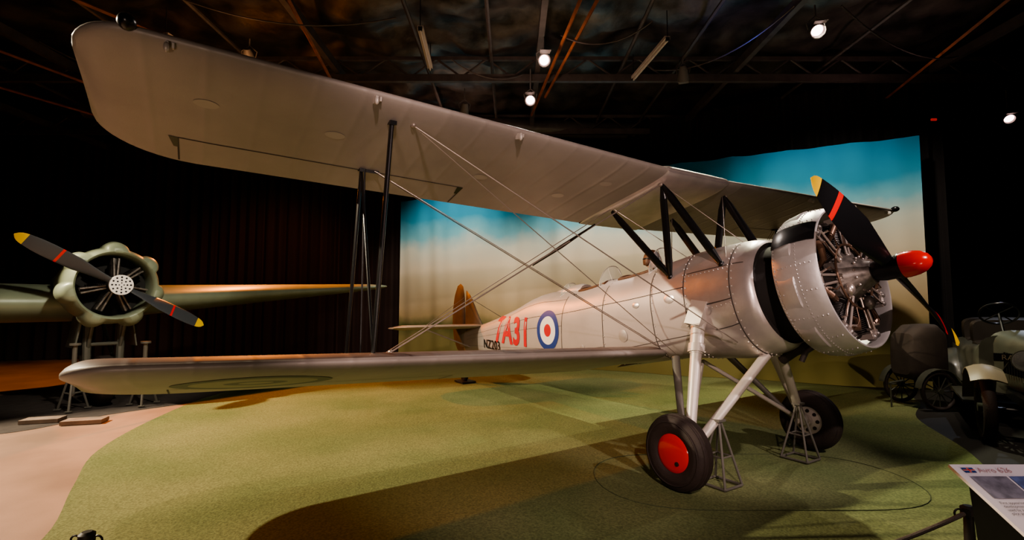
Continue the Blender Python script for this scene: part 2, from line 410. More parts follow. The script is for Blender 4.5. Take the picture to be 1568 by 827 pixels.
for s in (-1, 1):
    wdisc('l', s*4.15, .52, .55, .52, [m_dkgr, m_khaki, m_dkgr, m_khaki], [1, .80, .40, .22], 'underwing_roundel')
    for (y, t) in ((4.55, .36), (3.7, .4), (2.3, .55), (1.3, .6), (1.0, .3)):
        wdisc('u', s*y, t, .075, .05, [m_cov], [1], 'inspection_cover')
b = MB()
for s in (-1, 1):
    for y in (4.75, 3.55, 2.35):
        a = wpt('u', s*y, .012, -1); R = Matrix.Rotation(AL, 3, 'Y')
        b.box(a+V((.0, 0, -.03)), (.07, .018, .05), R); b.ell(a+V((.03, 0, -.045)), (.022, .016, .03))
        b.box(a+V((.0, .03, -.02)), (.05, .012, .03), R)
b.build('slat_brackets', m_strut, plane)
b = MB()
for s in (-1, 1):
    a = wpt('u', s*4.93, 0, 1); b.ell(a+V((.03, 0, .01)), (.06, .045, .045))
b.build('navigation_lamp', m_black, plane)

# fuselage -------------------------------------------------------
ST = [  # X, zc, tilt, ht, hb, w, nt, nb
 (1.06, 1.683, 11.5, .47, .48, .465, 2, 2),
 (1.03, 1.677, 11.5, .50, .515, .495, 2, 2),
 (.94, 1.66, 11.5, .53, .545, .512, 2, 2.1),
 (.75, 1.62, 11.5, .56, .57, .508, 2, 2.3),
 (.35, 1.56, 11, .57, .55, .475, 2, 2.8),
 (0, 1.50, 10, .555, .52, .455, 2.1, 3.4),
 (-.5, 1.42, 6, .53, .53, .445, 2.2, 4),
 (-1.0, 1.34, 2, .54, .53, .43, 2.3, 4),
 (-1.5, 1.28, 0, .51, .54, .405, 2.3, 4),
 (-2.0, 1.23, 0, .53, .52, .37, 2.1, 4),
 (-2.4, 1.20, 0, .54, .50, .34, 2.1, 4),
 (-2.85, 1.15, 0, .50, .47, .305, 2.1, 4),
 (-3.3, 1.10, 0, .40, .43, .265, 2.1, 4),
 (-4.1, 1.00, 0, .29, .36, .19, 2.1, 3.5),
 (-4.8, .91, 0, .23, .29, .115, 2.1, 3),
 (-5.35, .84, 0, .19, .23, .035, 2.1, 3)]
def fs_(X):
    S = ST
    if X >= S[0][0]: return list(S[0][1:])
    if X <= S[-1][0]: return list(S[-1][1:])
    for i in range(len(S)-1):
        if S[i][0] >= X >= S[i+1][0]: break
    a = S[max(i-1, 0)]; b0 = S[i]; b1 = S[i+1]; d = S[min(i+2, len(S)-1)]
    h = b1[0]-b0[0]; t = (X-b0[0])/h; out = []
    for k in range(1, 8):
        m0 = (b1[k]-a[k])/(b1[0]-a[0]) if a is not b0 else (b1[k]-b0[k])/h
        m1 = (d[k]-b0[k])/(d[0]-b0[0]) if d is not b1 else (b1[k]-b0[k])/h
        out.append((2*t**3-3*t*t+1)*b0[k]+(t**3-2*t*t+t)*h*m0+(-2*t**3+3*t*t)*b1[k]+(t**3-t*t)*h*m1)
    return out
def fpt(X, ph, off=0.):
    zc, tl, ht, hb, w, n_t, n_b = fs_(X); c_ = cos(ph); s_ = sin(ph)
    n = n_t if c_ >= 0 else n_b; h = ht if c_ >= 0 else hb
    up = (h+off)*math.copysign(abs(c_)**(2/n), c_); sd = (w+off)*math.copysign(abs(s_)**(2/n), s_)
    tl = radians(tl)
    return V((X-sin(tl)*up, sd, zc+cos(tl)*up))
def fside(X, z, off=.004):
    zc, tl, ht, hb, w, n_t, n_b = fs_(X); u = z-zc; n, h = (n_t, ht) if u > 0 else (n_b, hb)
    return w*(max(0, 1-abs(u/h)**n))**(1/n)+off
NS = 56
XS = [1.06, 1.048, 1.03, .99]+[.94-6.29*i/105 for i in range(106)]
CK = [(-.22, -.80), (-1.08, -1.60)]
b = MB(); rings = [[fpt(X, 2*pi*j/NS) for j in range(NS)] for X in XS]
b.v = [V(q) for r in rings for q in r]
for i in range(len(XS)-1):
    for j in range(NS):
        xm = (XS[i]+XS[i+1])/2; k = (j if j < NS/2 else NS-1-j)
        if any(a > xm > c_ for a, c_ in CK) and k < 4: continue
        a = i*NS+j; d = i*NS+(j+1) % NS
        b.f.append([a, d, d+NS, a+NS]); b.m.append(0 if xm < .32 else 1)
b.f.append([(len(XS)-1)*NS+j for j in range(NS)]); b.m.append(0)
b.build('fuselage', [m_fus, m_cowl], plane, norm=True)
b = MB(); o_ = V((1.06, 0, 1.683)); dn = V((cos(radians(11.5)), 0, sin(radians(11.5))))
b.lathe([(-.01, .467), (.0, .43), (.12, .40), (.30, .36), (.36, .34), (.37, .0)], o_, dn, 40, 0); b.build('firewall_shade_cone', m_dark, plane)  # near-black cone stands in for the shade between ring and nose cowl
b = MB()
for a, c_ in CK:
    pts = []; kk = 4*2*pi/NS
    for t in range(9): pts.append(fpt(a, -kk+2*kk*t/8, .005))
    for t in range(1, 8): pts.append(fpt(a+(c_-a)*t/8, kk, .005))
    for t in range(9): pts.append(fpt(c_, kk-2*kk*t/8, .005))
    for t in range(1, 8): pts.append(fpt(c_+(a-c_)*t/8, -kk, .005))
    b.path(pts, .018, 8, 0, closed=True)
b.build('cockpit_coaming', m_leather, plane)
b = MB(); b.box((-.78, 0, 1.55), (.06, .5, .5)); b.box((-1.62, 0, 1.45), (.06, .5, .5)); b.box((-.9, 0, 1.2), (1.5, .55, .03))
b.box((-.2, 0, 1.75), (.02, .55, .35)); b.box((-1.06, 0, 1.62), (.02, .55, .3))
b.build('cockpit_seats_and_panels', m_dark, plane)
b = MB(); b.loft([[V((X, w*cos(2*pi*j/16), fpt(X, 0).z-.03+h*sin(2*pi*j/16))) for j in range(16)] for X, w, h in ((-1.66, .13, .09), (-1.75, .14, .11), (-2.0, .12, .09), (-2.35, .05, .03))])
b.build('headrest_fairing', m_fus, plane)
b = MB()
for X, h in ((-.14, .20), (-1.02, .18), (-1.88, .10)):
    a = []; c_ = []
    for t in range(-6, 7):
        ph = t/6*.62
        q = fpt(X-.10*abs(t/6)**1.5, ph); a.append(q); hh = h*(1-.55*abs(t/6)**2.5)
        c_.append(q+V((-.10*hh/h, -q.y*.2, hh)))
    b.loft([a, c_], 0, cap=False, closed=False)
    b.path(c_, .006, 6, 1); b.path(a, .006, 6, 1); b.tube(a[4], c_[4], .005, m=1); b.tube(a[8], c_[8], .005, m=1); b.tube(a[0], c_[0], .006, m=1); b.tube(a[12], c_[12], .006, m=1)
b.build('windscreens', [m_glass, m_strut], plane, norm=False)
b = MB()
for X in (.86, .33, -.12, -.9, -1.75):
    b.loft([[fpt(X+dx, 2*pi*j/NS*1.0+.0001, .0025) for j in range(6 if X < 0 else 0, NS-5 if X < 0 else NS+1)] for dx in (-.005, .005)], cap=False, closed=False)
def flong(X0, X1, ph, w=.006):
    n = 24; r_ = []
    for dp in (-w, w): r_.append([fpt(X0+(X1-X0)*i/n, ph+dp, .0025) for i in range(n+1)])
    b.loft(r_, cap=False, closed=False)
for s in (1, -1):
    flong(.86, -.9, s*2.0, .008); flong(.99, .33, s*1.0, .008); flong(.33, -.9, s*1.25, .007); flong(-.9, -5.2, s*1.25, .006); flong(-.9, -5.2, s*1.9, .005); flong(-1.75, -5.2, s*1.55, .004); flong(-1.75, -5.2, s*.8, .005); flong(.86, .33, s*1.6, .007)
b.build('panel_seams', m_line, plane, norm=False)
b = MB()
for X in (.88, .84, .35, .31, -.10, -.88):
    for j in range(40):
        ph = .45+(2*pi-.9)*j/39
        b.ell(fpt(X, ph, .001), .008, n=6, k=4)
for s in (-1, 1):
    for ph in (1.0, 1.6):
        for k in range(11): b.ell(fpt(.84-.05*k, s*(ph+.05), .001), .007, n=6, k=4)
b.build('fuselage_rivets', m_strut, plane)
b = MB()
for s in (-1, 1):
    for (X, z, rx, rz) in ((.12, 1.62, .07, .05), (-.55, 1.2, .07, .07), (.6, 1.5, .04, .04), (-.35, 1.55, .05, .035), (.62, 1.28, .09, .05), (-1.3, 1.0, .05, .05)):
        n = 20
        rg = [V((X+rx*cos(2*pi*j/n), 0, z+rz*sin(2*pi*j/n))) for j in range(n)]
        for q in rg: q.y = s*(fside(q.x, q.z, .004))
        ct = V((X, s*fside(X, z, .018), z)); b.add(rg+[ct], [(j, (j+1) % n, n) for j in range(n)])
b.build('access_covers', m_cowl, plane)
b = MB(); n = 48
for s in (-1, 1):
    X0, Z0 = -2.10, 1.19
    for k, (R, r) in enumerate(((.285, .20), (.20, .09), (.09, .001))):
        rings = []
        for q in range(5):
            f_ = R+(r-R)*q/4
            rings.append([V((X0+f_*cos(2*pi*j/n), s*fside(X0+f_*cos(2*pi*j/n), Z0+f_*sin(2*pi*j/n)), Z0+f_*sin(2*pi*j/n))) for j in range(n)])
        b.loft(rings, k, cap=False)
b.build('fuselage_roundels', [m_blue, m_white, m_redp], plane, norm=False)
def text_on(txt, size, X0, Z0, mat, name, s=-1, xs=1., off=.005, bold=.03):
    cu = bpy.data.curves.new(name, 'FONT'); cu.body = txt; cu.size = size; cu.resolution_u = 4; cu.offset = size*bold; cu.space_character = 1.08
    to = bpy.data.objects.new(name+'_t', cu); sc.collection.objects.link(to)
    me = bpy.data.meshes.new_from_object(to); bpy.data.objects.remove(to)
    bm = bmesh.new(); bm.from_mesh(me)
    bmesh.ops.triangulate(bm, faces=bm.faces); bmesh.ops.subdivide_edges(bm, edges=[e for e in bm.edges if e.calc_length() > .06], cuts=2, use_grid_fill=False)
    bm.to_mesh(me); bm.free()
    for v in me.vertices:
        x, y = v.co.x*xs, v.co.y; X = X0+x*(-s); z = Z0+y
        v.co = (X, s*fside(X, z, off), z)
    me.materials.clear(); me.materials.append(mat)
    ob = bpy.data.objects.new(name, me); sc.collection.objects.link(ob); ob.parent = plane
text_on('7A31', .60, -3.80, .93, m_redp, 'code_letters', xs=.87, off=.007)
text_on('NZ203', .22, -4.28, .78, m_black, 'serial_number', off=.012, bold=.012)

# tail ------------------------------------------------------------
def flatfin(b, pts, th, m=0):
    n = len(pts); cx = sum(q[0] for q in pts)/n; cz = sum(q[1] for q in pts)/n
    rings = []
    for yy, k in ((-th, .55), (-th*.8, .85), (0, 1.), (th*.8, .85), (th, .55)):
        rings.append([V((cx+(x-cx)*k, yy, cz+(z-cz)*k)) for x, z in pts])
    b.loft(rings, m)
b = MB()
rud = [(-5.36, .60), (-5.36, 1.3), (-5.40, 1.75), (-5.46, 1.92), (-5.58, 1.98), (-5.72, 1.93), (-5.84, 1.75), (-5.92, 1.45), (-5.93, 1.1), (-5.86, .8), (-5.7, .62), (-5.5, .56)]
flatfin(b, rud, .035)
fin = [(-4.60, 1.12), (-4.75, 1.28), (-4.95, 1.52), (-5.15, 1.74), (-5.32, 1.84), (-5.35, 1.5), (-5.35, .95)]
flatfin(b, fin, .03)
b.build('fin_and_rudder', m_tail, plane, angle=60)
b = MB()
for s in (-1, 1):
    rings = []
    for y, xl, xt in ((.03, -4.55, -5.75), (.5, -4.62, -5.80), (1.0, -4.70, -5.82), (1.35, -4.80, -5.75), (1.5, -4.92, -5.62), (1.56, -5.1, -5.45)):
        th = .045 if y < 1.5 else .015; n = 16; rings.append([V(((xl+xt)/2+(xl-xt)/2*cos(2*pi*j/n), s*y, 1.12+.06*(((xl-xt)/2*cos(2*pi*j/n)))+th*sin(2*pi*j/n))) for j in range(n)])
    b.loft(rings)
    b.tube((-5.0, s*.05, .72), (-5.0, s*1.0, 1.09), .014); b.tube((-5.3, s*.04, 1.7), (-5.1, s*1.0, 1.13), .005)
b.build('tailplane', m_fabric, plane)
b = MB(); b.tube((-5.05, 0, .75), (-5.35, 0, .16), .03, .02); b.lathe([(-.04, .03), (-.04, .085), (-.02, .105), (.02, .105), (.04, .085), (.04, .03)], (-5.38, 0, .118), (0, 1, 0), 24)
b.box((-5.35, 0, .02), (.35, .3, .03))
b.build('tail_wheel', m_steel, plane)

# struts ----------------------------------------------------------
fw = (1, 0, -.2)
b = MB()
for s in (-1, 1):
    uf = wpt('u', s*3.36, .17, -1); ur = wpt('u', s*3.36, .74, -1); lf = wpt('l', s*3.42, .12, 1); lr = wpt('l', s*3.42, .70, 1)
    b.tube(uf, lf, .017, n=12, chord=fw, ratio=1.9); b.tube(ur, lr, .015, n=12, chord=fw, ratio=1.9); b.tube(ur, lf, .012, n=12, chord=fw, ratio=1.5)
    b.tube(ur+V((.04, -s*.02, 0)), lr+V((.30, -s*.05, .05)), .008, n=8)
    for q in (uf, ur): b.box(q, (.09, .05, .03), Matrix.Rotation(AL, 3, 'Y'))
    b.box(ur+V((.0, -s*.09, .0)), (.06, .12, .03), Matrix.Rotation(AL, 3, 'Y'))
    cf = fpt(.77, s*.95, 0); cm = fpt(.14, s*.95, 0)
    tf = V((.12, s*.52, 2.80)); tr = V((-.62, s*.52, 2.64))
    for a, c_ in ((cf, tf), (cm, tf), (cm, tr)):
        m_ = (a+c_)/2
        b.tube(a, a+(m_-a)*.3, .014, .026, n=12, chord=fw, ratio=1.7); b.tube(a+(m_-a)*.3, c_+(m_-c_)*.3, .026, n=12, chord=fw, ratio=1.7); b.tube(c_+(m_-c_)*.3, c_, .026, .014, n=12, chord=fw, ratio=1.7)
    for q in (cf, cm): b.ell(q, .03)
b.build('struts', m_black, plane)
b = MB()
for s in (-1, 1):
    uf = wpt('u', s*3.20, .15, -1); ur = wpt('u', s*3.25, .74, -1); lf = wpt('l', s*3.28, .13, 1); lr = wpt('l', s*3.28, .7, 1)
    rf = V((.16, s*.42, 1.06))
    ct = V((.12, s*.55, 2.80)); ctr = V((-.62, s*.55, 2.66))
    e1 = V((.85, s*.42, 1.22))
    b.tube(uf, e1, .0055); b.tube(uf, rf, .004)
    for dx in (0, .035): b.tube(ur+V((dx, 0, 0)), V((-.08+dx, s*.42, 1.12)), .0045)
    b.tube(ct, lf, .0065); b.tube(ctr, lr, .0045)
    b.tube(V((.12, s*.5, 2.8)), fpt(.8, -s*.8), .004); b.tube(V((-.6, s*.5, 2.66)), fpt(.14, -s*.8), .004)
    for q in (uf, lf, ct): b.ell(q, (.03, .02, .02))
b.build('bracing_wires', m_wire, plane)
b = MB()
for s in (-1, 1):
    ct = V((.12, s*.55, 2.80)); lf = wpt('l', s*3.28, .13, 1)
    q = ct.lerp(lf, .40); w = V((-.95, 0, -.30)); q = q-w*.35
    b.tube(q, q+w*.5, .006, .018); b.tube(q+w*.5, q+w, .018, .006)
b.build('wire_spreaders', m_black, plane)

# undercarriage ----------------------------------------------------
b = MB()
AX, AY, AZ = .70, .93, .317
for s in (-1, 1):
    ax = V((AX, s*AY, AZ+.02))
    top = V((.50, s*.50, 1.40))
    b.box(top+V((.0, s*.0, .07)), (.17, .10, .24), Matrix.Rotation(.12, 3, 'Y')@Matrix.Rotation(s*.35, 3, 'X'))
    b.tube(top, top.lerp(ax, .28), .058, .05, n=16, chord=fw, ratio=1.25)
    b.tube(top.lerp(ax, .2), top.lerp(ax, .27), .064, n=16, chord=fw, ratio=1.25)
    b.tube(top.lerp(ax, .28), ax, .045, .038, n=16, chord=fw, ratio=1.2)
    b.tube(V((.94, s*.12, 1.10)), ax+V((.02, -s*.05, 0)), .036, .033, n=14, chord=fw, ratio=1.3)
    b.tube(ax-V((0, s*.12, 0)), V((AX, s*1.17, AZ)), .03)
    b.ell(ax, (.06, .06, .06))
b.tube(V((.17, 0, .96)), V((.66, AY-.05, .36)), .022, n=12, chord=fw, ratio=1.4)
b.tube(V((.17, 0, .96)), V((.66, -AY+.05, .36)), .016, n=12, chord=fw, ratio=1.2)
b.build('undercarriage_legs', m_strut, plane)
b = MB()
for s in (-1, 1):
    b.tube(V((.16, s*.42, 1.02)), V((.62, s*.90, .34)), .034, .022, n=12, chord=fw, ratio=1.3)
b.build('undercarriage_radius_rods', m_stand, plane)
for s, q in ((-1, 'starboard'), (1, 'port')):
    o_ = V((AX, s*1.08, AZ)); b = MB(); tp = []
    for k in range(20):
        t = 2*pi*k/20; cx_, r_ = .088*cos(t), .222+.092*sin(t)
        tp.append((math.copysign(abs(cx_/.088)**.8*.088, cx_) if abs(cx_) > 1e-6 else 0, r_))
    b.lathe(tp, o_, (0, s, 0), 56, 0, closedp=True)
    for gx in (-.05, -.017, .017, .05):
        rr0 = .222+.092*sqrt(max(0, 1-(gx/.088)**2))+.002
        b.lathe([(gx-.010, rr0-.004), (gx-.008, rr0+.001), (gx+.008, rr0+.001), (gx+.010, rr0-.004)], o_, (0, s, 0), 56, 0)
    b.lathe([(.088, .262), (.094, .258), (.090, .250)], o_, (0, s, 0), 56, 0)
    b.lathe([(.06, .165), (.075, .15), (.085, .12), (.094, .05), (.095, 0)], o_, (0, s, 0), 48, 1)
    b.lathe([(-.06, .165), (-.05, .15), (-.04, .12), (-.06, .06), (-.08, .05), (-.1, .05), (-.1, 0)], o_, (0, s, 0), 48, 2)
    for k in range(8):
        t = 2*pi*k/8; b.lathe([(-.062, 0), (-.062, .017), (-.05, .02)], o_+V((.1*cos(t), 0, .1*sin(t))), (0, s, 0), 10, 3)
    b.lathe([(0, .018), (.012, .018), (.014, 0)], o_+V((.06, s*.086, -.07)), (0, s, 0), 14, 3)
    b.build('wheel_'+q, [m_tyre, m_red, m_strut, m_steel], plane)

# engine, ring, propeller -----------------------------------------
T = radians(11.5); nn = V((cos(T), 0, sin(T))); uu = V((-sin(T), 0, cos(T))); ssd = V((0, 1, 0))
H = V((1.90, 0, 1.848))
def NP(d, r, th): return H+nn*d+(ssd*sin(th)+uu*cos(th))*r
def nlathe(b, prof, seg=64, m=0, mf=None, rf=None, closedp=False, th0=0):
    pr = prof+[prof[0]] if closedp else prof
    b.loft([[NP(x, max(r*(rf(x, 2*pi*j/seg) if rf else 1), 1e-4), 2*pi*j/seg+th0) for j in range(seg)] for x, r in pr], m, cap=False, mf=mf)
b = MB()
prof = [(-.605, .594), (-.56, .610), (-.50, .618), (-.42, .620), (-.34, .615), (-.285, .604), (-.258, .590), (-.254, .580), (-.265, .574), (-.34, .578), (-.45, .588), (-.54, .590), (-.60, .588)]
nlathe(b, prof, 96, 0, closedp=True)
for k in range(9):
    th = 2*pi*(k+.5)/9; rings = []
    for d, e in ((-.58, .0), (-.57, .009), (-.44, .014), (-.43, .0)):
        rr_ = .606 if d < -.55 else .619
        rings.append([NP(d, rr_+e*(1 if abs(q) < 4 else 0), th+q*.052) for q in range(-4, 5)])
    b.loft(rings, 0, cap=False, closed=False)
b.build('engine_ring_cowl', m_ring, plane, angle=40)
b = MB()
for k in range(18):
    th0 = 2*pi*k/18
    for q in range(9):
        b.ell(NP(-.585+.036*q*1.0, .604 if q == 0 else (.618 if q < 8 else .612), th0), .006, n=6, k=4)
for d, r in ((-.588, .602), (-.40, .6215)):
    for k in range(120): b.ell(NP(d, r, 2*pi*k/120), .0055, n=6, k=4)
b.build('ring_rivets', m_ring, plane)
b = MB(); rings = []
for d, r in ((-.608, .596), (-.56, .614), (-.50, .624), (-.42, .626), (-.34, .621), (-.285, .610), (-.256, .594)):
    rings.append([NP(d, r+.009, radians(-62+18*q/6)) for q in range(7)])
b.loft(rings, 0, cap=False, closed=False); b.build('ring_black_band', m_black, plane, norm=False)
b = MB()
nlathe(b, [(-.62, .0), (-.62, .22), (-.5, .24), (-.34, .235), (-.28, .18), (-.22, .15), (-.15, .10), (-.12, .09), (-.12, 0)], 40, 0)
nlathe(b, [(-.64, .0), (-.60, .44), (-.58, .44), (-.56, .0)], 40, 1)
NC = 7; EO = -.40
for k in range(NC):
    th = 2*pi*k/NC+.15
    rad = (ssd*sin(th)+uu*cos(th)); tng = (ssd*cos(th)-uu*sin(th)); o_ = H+nn*EO
    pr = [(.22, .075)]; x = .24
    while x < .46:
        pr += [(x, .078), (x+.001, .102), (x+.006, .102), (x+.007, .078)]; x += .0155
    pr += [(.47, .08), (.50, .07), (.515, .0)]
    b.lathe(pr, o_, rad, 22, 2)
    R = Matrix((nn, tng, rad)).transposed()
    b.box(o_+rad*.49, (.19, .10, .05), R, 0)
    b.box(o_+rad*.50+nn*.06, (.10, .13, .045), R, 3)
    for sd in (-1, 1):
        b.tube(NP(-.28, .19, th+sd*.12), o_+rad*.48+nn*.10+tng*sd*.04, .011, m=3)
        b.ell(o_+rad*.515+nn*.09+tng*sd*.04, (.04, .025, .032), 4, R=R)
        b.tube(o_+rad*.44+nn*.09+tng*sd*.06, o_+rad*.44+nn*.135+tng*sd*.075, .009, m=3, n=8)
        b.path([o_+rad*.44+nn*.135+tng*sd*.075, o_+rad*.38+nn*.14+tng*sd*.09, NP(-.27, .27, th+sd*.2)], .005, 6, 5)
    b.path([o_+rad*.45-tng*.07+nn*.08, o_+rad*.42-tng*.13+nn*.11, o_+rad*.34-tng*.16+nn*.09, o_+rad*.26-tng*.15+nn*.0, o_+rad*.2-tng*.1-nn*.06], .026, 10, 5)
    b.path([o_+rad*.46+tng*.07, o_+rad*.45+tng*.14-nn*.02, o_+rad*.38+tng*.19-nn*.06, o_+rad*.25+tng*.17-nn*.12], .030, 10, 0)
    b.ell(NP(-.29, .19, th), .02, 3, n=8, k=6)
    nth = th+pi/NC
    b.box(NP(-.33, .245, nth), (.07, .06, .05), R, 0)
b.path([NP(-.27, .275, 2*pi*k/48) for k in range(48)], .010, 6, 5, closed=True)
for k in range(14):
    th = 2*pi*k/14; b.ell(NP(-.20, .145, th), .011, 3, n=6, k=4)
b.ell(NP(-.26, .25, pi*.85), (.05, .05, .06), 0); b.ell(NP(-.26, .2, pi*1.3), (.04, .04, .05), 3)
b.build('radial_engine', [m_eng, m_dark, m_engb, m_brass, m_eng, m_bronze], plane)
b = MB(); b.path([NP(-.55, .42, pi*.9), NP(-.72, .5, pi*.92), NP(-.95, .55, pi*.93), NP(-1.1, .62, pi*.93)], .045, 14); b.path([NP(-.62, .5, pi*1.05), NP(-.75, .56, pi*1.05), NP(-.8, .64, pi*1.05)], .025, 12)
b.build('exhaust_pipe', m_steel, plane)

def prop(NPf, R, ang, nb=2, w0=.115, rstripe=.70, seg=16, redw=.025, tpitch=38):
    b = MB()
    for k in range(nb):
        th = ang+2*pi*k/nb; rings = []; rs = []; K = 40
        for i in range(K+1):
            f_ = i/K; r = .05+(R-.05)*f_; q = r/R
            w = w0*(0.42+.58*min(1, max(0, (q-.06)/.38))**1.2) if q < .6 else w0*(1-(max(0, q-.6)/.42)**2.6*.62)
            if q > .93: w *= sqrt(max(.02, 1-((q-.93)/.0705)**2))
            tk = max(.006, .045*(1-q)**1.1+.006)
            if q < .15: tk = .045
            tw = radians(62-tpitch*min(1, q)**.7)
            c0 = NPf(0, r, th); rd = (NPf(0, 1, th)-NPf(0, 0, th)).normalized(); ax = (NPf(1, 0, 0)-NPf(0, 0, 0)).normalized(); tg = ax.cross(rd)
            cd = tg*cos(tw)-ax*sin(tw); nd = tg*sin(tw)+ax*cos(tw)
            rings.append([c0+cd*(w*cos(2*pi*j/seg))+nd*(tk*.5*sin(2*pi*j/seg)) for j in range(seg)]); rs.append(q)
        b.loft(rings, 0, mf=lambda i, j: 2 if rs[i] > .895 else (1 if abs(rs[i]-rstripe) < redw else 0))
    return b
b = prop(NP, 1.11, radians(-56), w0=.120, tpitch=58)
nlathe(b, [(-.12, .075), (-.05, .09), (.05, .09), (.06, .10), (.075, .10), (.08, .06)], 32, 0)
nlathe(b, [(.06, .098), (.10, .10), (.16, .094), (.205, .078), (.24, .05), (.255, .022), (.257, .0)], 32, 1)
b.build('propeller', [m_black, m_red, m_yel], plane, angle=50)

for s in (-1, 1):
    e = emp('wheel_stand', LIFT); b = MB(); c_ = V((.80, s*.66, 0)); ap = c_+V((0, 0, .54))
    cor = [c_+V((a*.13, q*.12, .011)) for a, q in ((-1, -1), (1, -1), (1, 1), (-1, 1))]
    for q in cor: b.tube(q, ap+(q-c_)*.1, .011, n=8)
    for i in range(4): b.tube(cor[i], cor[(i+1) % 4], .011, n=8)
    mids = [q.lerp(ap, .45) for q in cor]
    for i in range(4): b.tube(mids[i], mids[(i+1) % 4], .008, n=8)
    b.box(ap+V((0, 0, .01)), (.08, .10, .02)); b.build('frame', m_stand, e)

# ------------------------------------------------------------------ pilot
pil = emp('pilot_figure', LIFT)
me = bpy.data.meshes.new('body'); PX = -.50
pts = [(PX-.02, 0, 1.32), (PX-.03, 0, 1.50), (PX-.02, 0, 1.68), (PX-.01, 0, 1.82), (PX, 0, 1.90), (PX, 0, 1.97),
       (PX-.01, -.15, 1.79), (PX+.02, -.21, 1.60), (PX+.20, -.14, 1.52), (PX-.01, .15, 1.79), (PX+.02, .21, 1.60), (PX+.20, .14, 1.52),
       (PX+.25, -.10, 1.33), (PX+.25, .10, 1.33)]
ed = [(0, 1), (1, 2), (2, 3), (3, 4), (4, 5), (3, 6), (6, 7), (7, 8), (3, 9), (9, 10), (10, 11), (0, 12), (0, 13)]
rad = [.14, .13, .15, .12, .055, .05, .075, .055, .04, .075, .055, .04, .08, .08]
me.from_pydata(pts, ed, []); me.materials.append(m_leather)
ob = bpy.data.objects.new('body', me); sc.collection.objects.link(ob); ob.parent = pil
ob.modifiers.new('skin', 'SKIN'); me.skin_vertices[0].data[0].use_root = True
for i, r in enumerate(rad): me.skin_vertices[0].data[i].radius = (r, r)
ob.modifiers.new('sub', 'SUBSURF').levels = 2; ob.modifiers['sub'].render_levels = 2
b = MB(); hc = V((PX, 0, 2.08))
rings = []
for i in range(15):
    t = pi*i/14; rr0 = sin(t); z = cos(t)*.118
    sx = .095*(1 if z > 0 else 1-.22*(-z/.118)); sy = .078*(1 if z > 0 else 1-.35*(-z/.118)**1.5)
    rings.append([hc+V((max(rr0, .01)*sx*cos(2*pi*j/20)+(.012 if z < 0 else 0), max(rr0, .01)*sy*sin(2*pi*j/20), z)) for j in range(20)])
b.loft(rings, 0)
b.loft([[hc+V((.088+dx, w*cos(2*pi*j/8), dz+h*sin(2*pi*j/8))) for j in range(8)] for dx, w, dz, h in ((-.01, .014, .005, .02), (.022, .013, -.022, .016), (.0, .014, -.038, .008))], 0)
b.ell(hc+V((.083, 0, -.06)), (.014, .026, .007), 4)
rings = []
for i in range(12):
    t = .62*pi*i/11; rr0 = sin(t); z = cos(t)*.128
    rings.append([hc+V((max(rr0, .01)*.104*cos(2*pi*j/20)-.008, max(rr0, .01)*.088*sin(2*pi*j/20), z+(.0 if cos(2*pi*j/20) < .3 else max(0, .05*(i/11))))) for j in range(20)])
b.loft(rings, 1, cap=False)
for s in (-1, 1):
    b.ell(hc+V((0, s*.085, -.02)), (.035, .018, .05), 1)
    b.lathe([(0, .03), (.015, .032), (.02, .026)], hc+V((.082, s*.034, .018)), (1, s*.25, 0), 18, 2); b.lathe([(.015, .028), (.017, 0)], hc+V((.082, s*.034, .018)), (1, s*.25, 0), 18, 3)
b.path([hc+V((.100*cos(t)-.004, .090*sin(t), .022)) for t in [2*pi*k/24 for k in range(24)]], .009, 6, 2, closed=True)
b.build('head_with_helmet', [m_skin, m_leather, m_black, m_glass, m_redp], pil)

# ------------------------------------------------------------------ second aircraft (twin engined trainer)
tw = emp('twin_engine_aeroplane')
org = G(-6.0, 7.45, 0)
TR[0] = Matrix.Translation(org) @ Matrix.Rotation(radians(20.6), 4, 'Z')
ZC = 1.86
def NP2(d, r, th): return V((d, r*sin(th), ZC+r*cos(th)))
b = MB(); seg = 168
def lob(x, th):
    a = max(0, (cos(7*th)+.25)/1.25)**.6
    k = max(0, 1-abs(x+.20)/.26)
    return 1+.165*a*min(1, k*1.8)
prof = [(-1.3, .50), (-.95, .55), (-.75, .575), (-.55, .59), (-.42, .595), (-.34, .595), (-.25, .59), (-.16, .575), (-.08, .56), (-.03, .54), (.0, .515), (-.02, .49), (-.10, .475), (-.4, .47)]
b.loft([[NP2(x, r*(lob(x, 2*pi*j/seg) if i < 10 else 1), 2*pi*j/seg) for j in range(seg)] for i, (x, r) in enumerate(prof)], 0, cap=False)
b.build('cowling', m_green2, tw, angle=60)
b = MB()
b.loft([[NP2(x, r, 2*pi*j/40) for j in range(40)] for x, r in ((-.40, .47), (-.40, .15), (-.2, .14), (-.05, .10), (.02, .08), (.02, .001))], 0, cap=False)
for k in range(7):
    th = 2*pi*k/7; rad_ = V((0, sin(th), cos(th))); o_ = V((-.22, 0, ZC)); pr = [(.12, .06)]; x = .14
    while x < .34: pr += [(x, .06), (x+.001, .08), (x+.008, .08), (x+.009, .06)]; x += .02
    pr += [(.36, .06), (.42, .05), (.42, 0)]
    b.lathe(pr, o_, rad_, 16, 2)
    for sd in (-1, 1): b.tube(NP2(-.1, .12, th+sd*.15), NP2(-.12, .42, th+sd*.08), .014, m=1)
b.build('engine', [m_dark, m_eng, m_engb], tw)
b = prop(lambda d, r, th: NP2(d+.12, r, th), 1.33, radians(-61), w0=.112, rstripe=.60, redw=.015, tpitch=44)
b.loft([[NP2(x, r, 2*pi*j/32) for j in range(32)] for x, r in ((.02, .10), (.15, .15), (.19, .15), (.19, .001))], 3, cap=False)
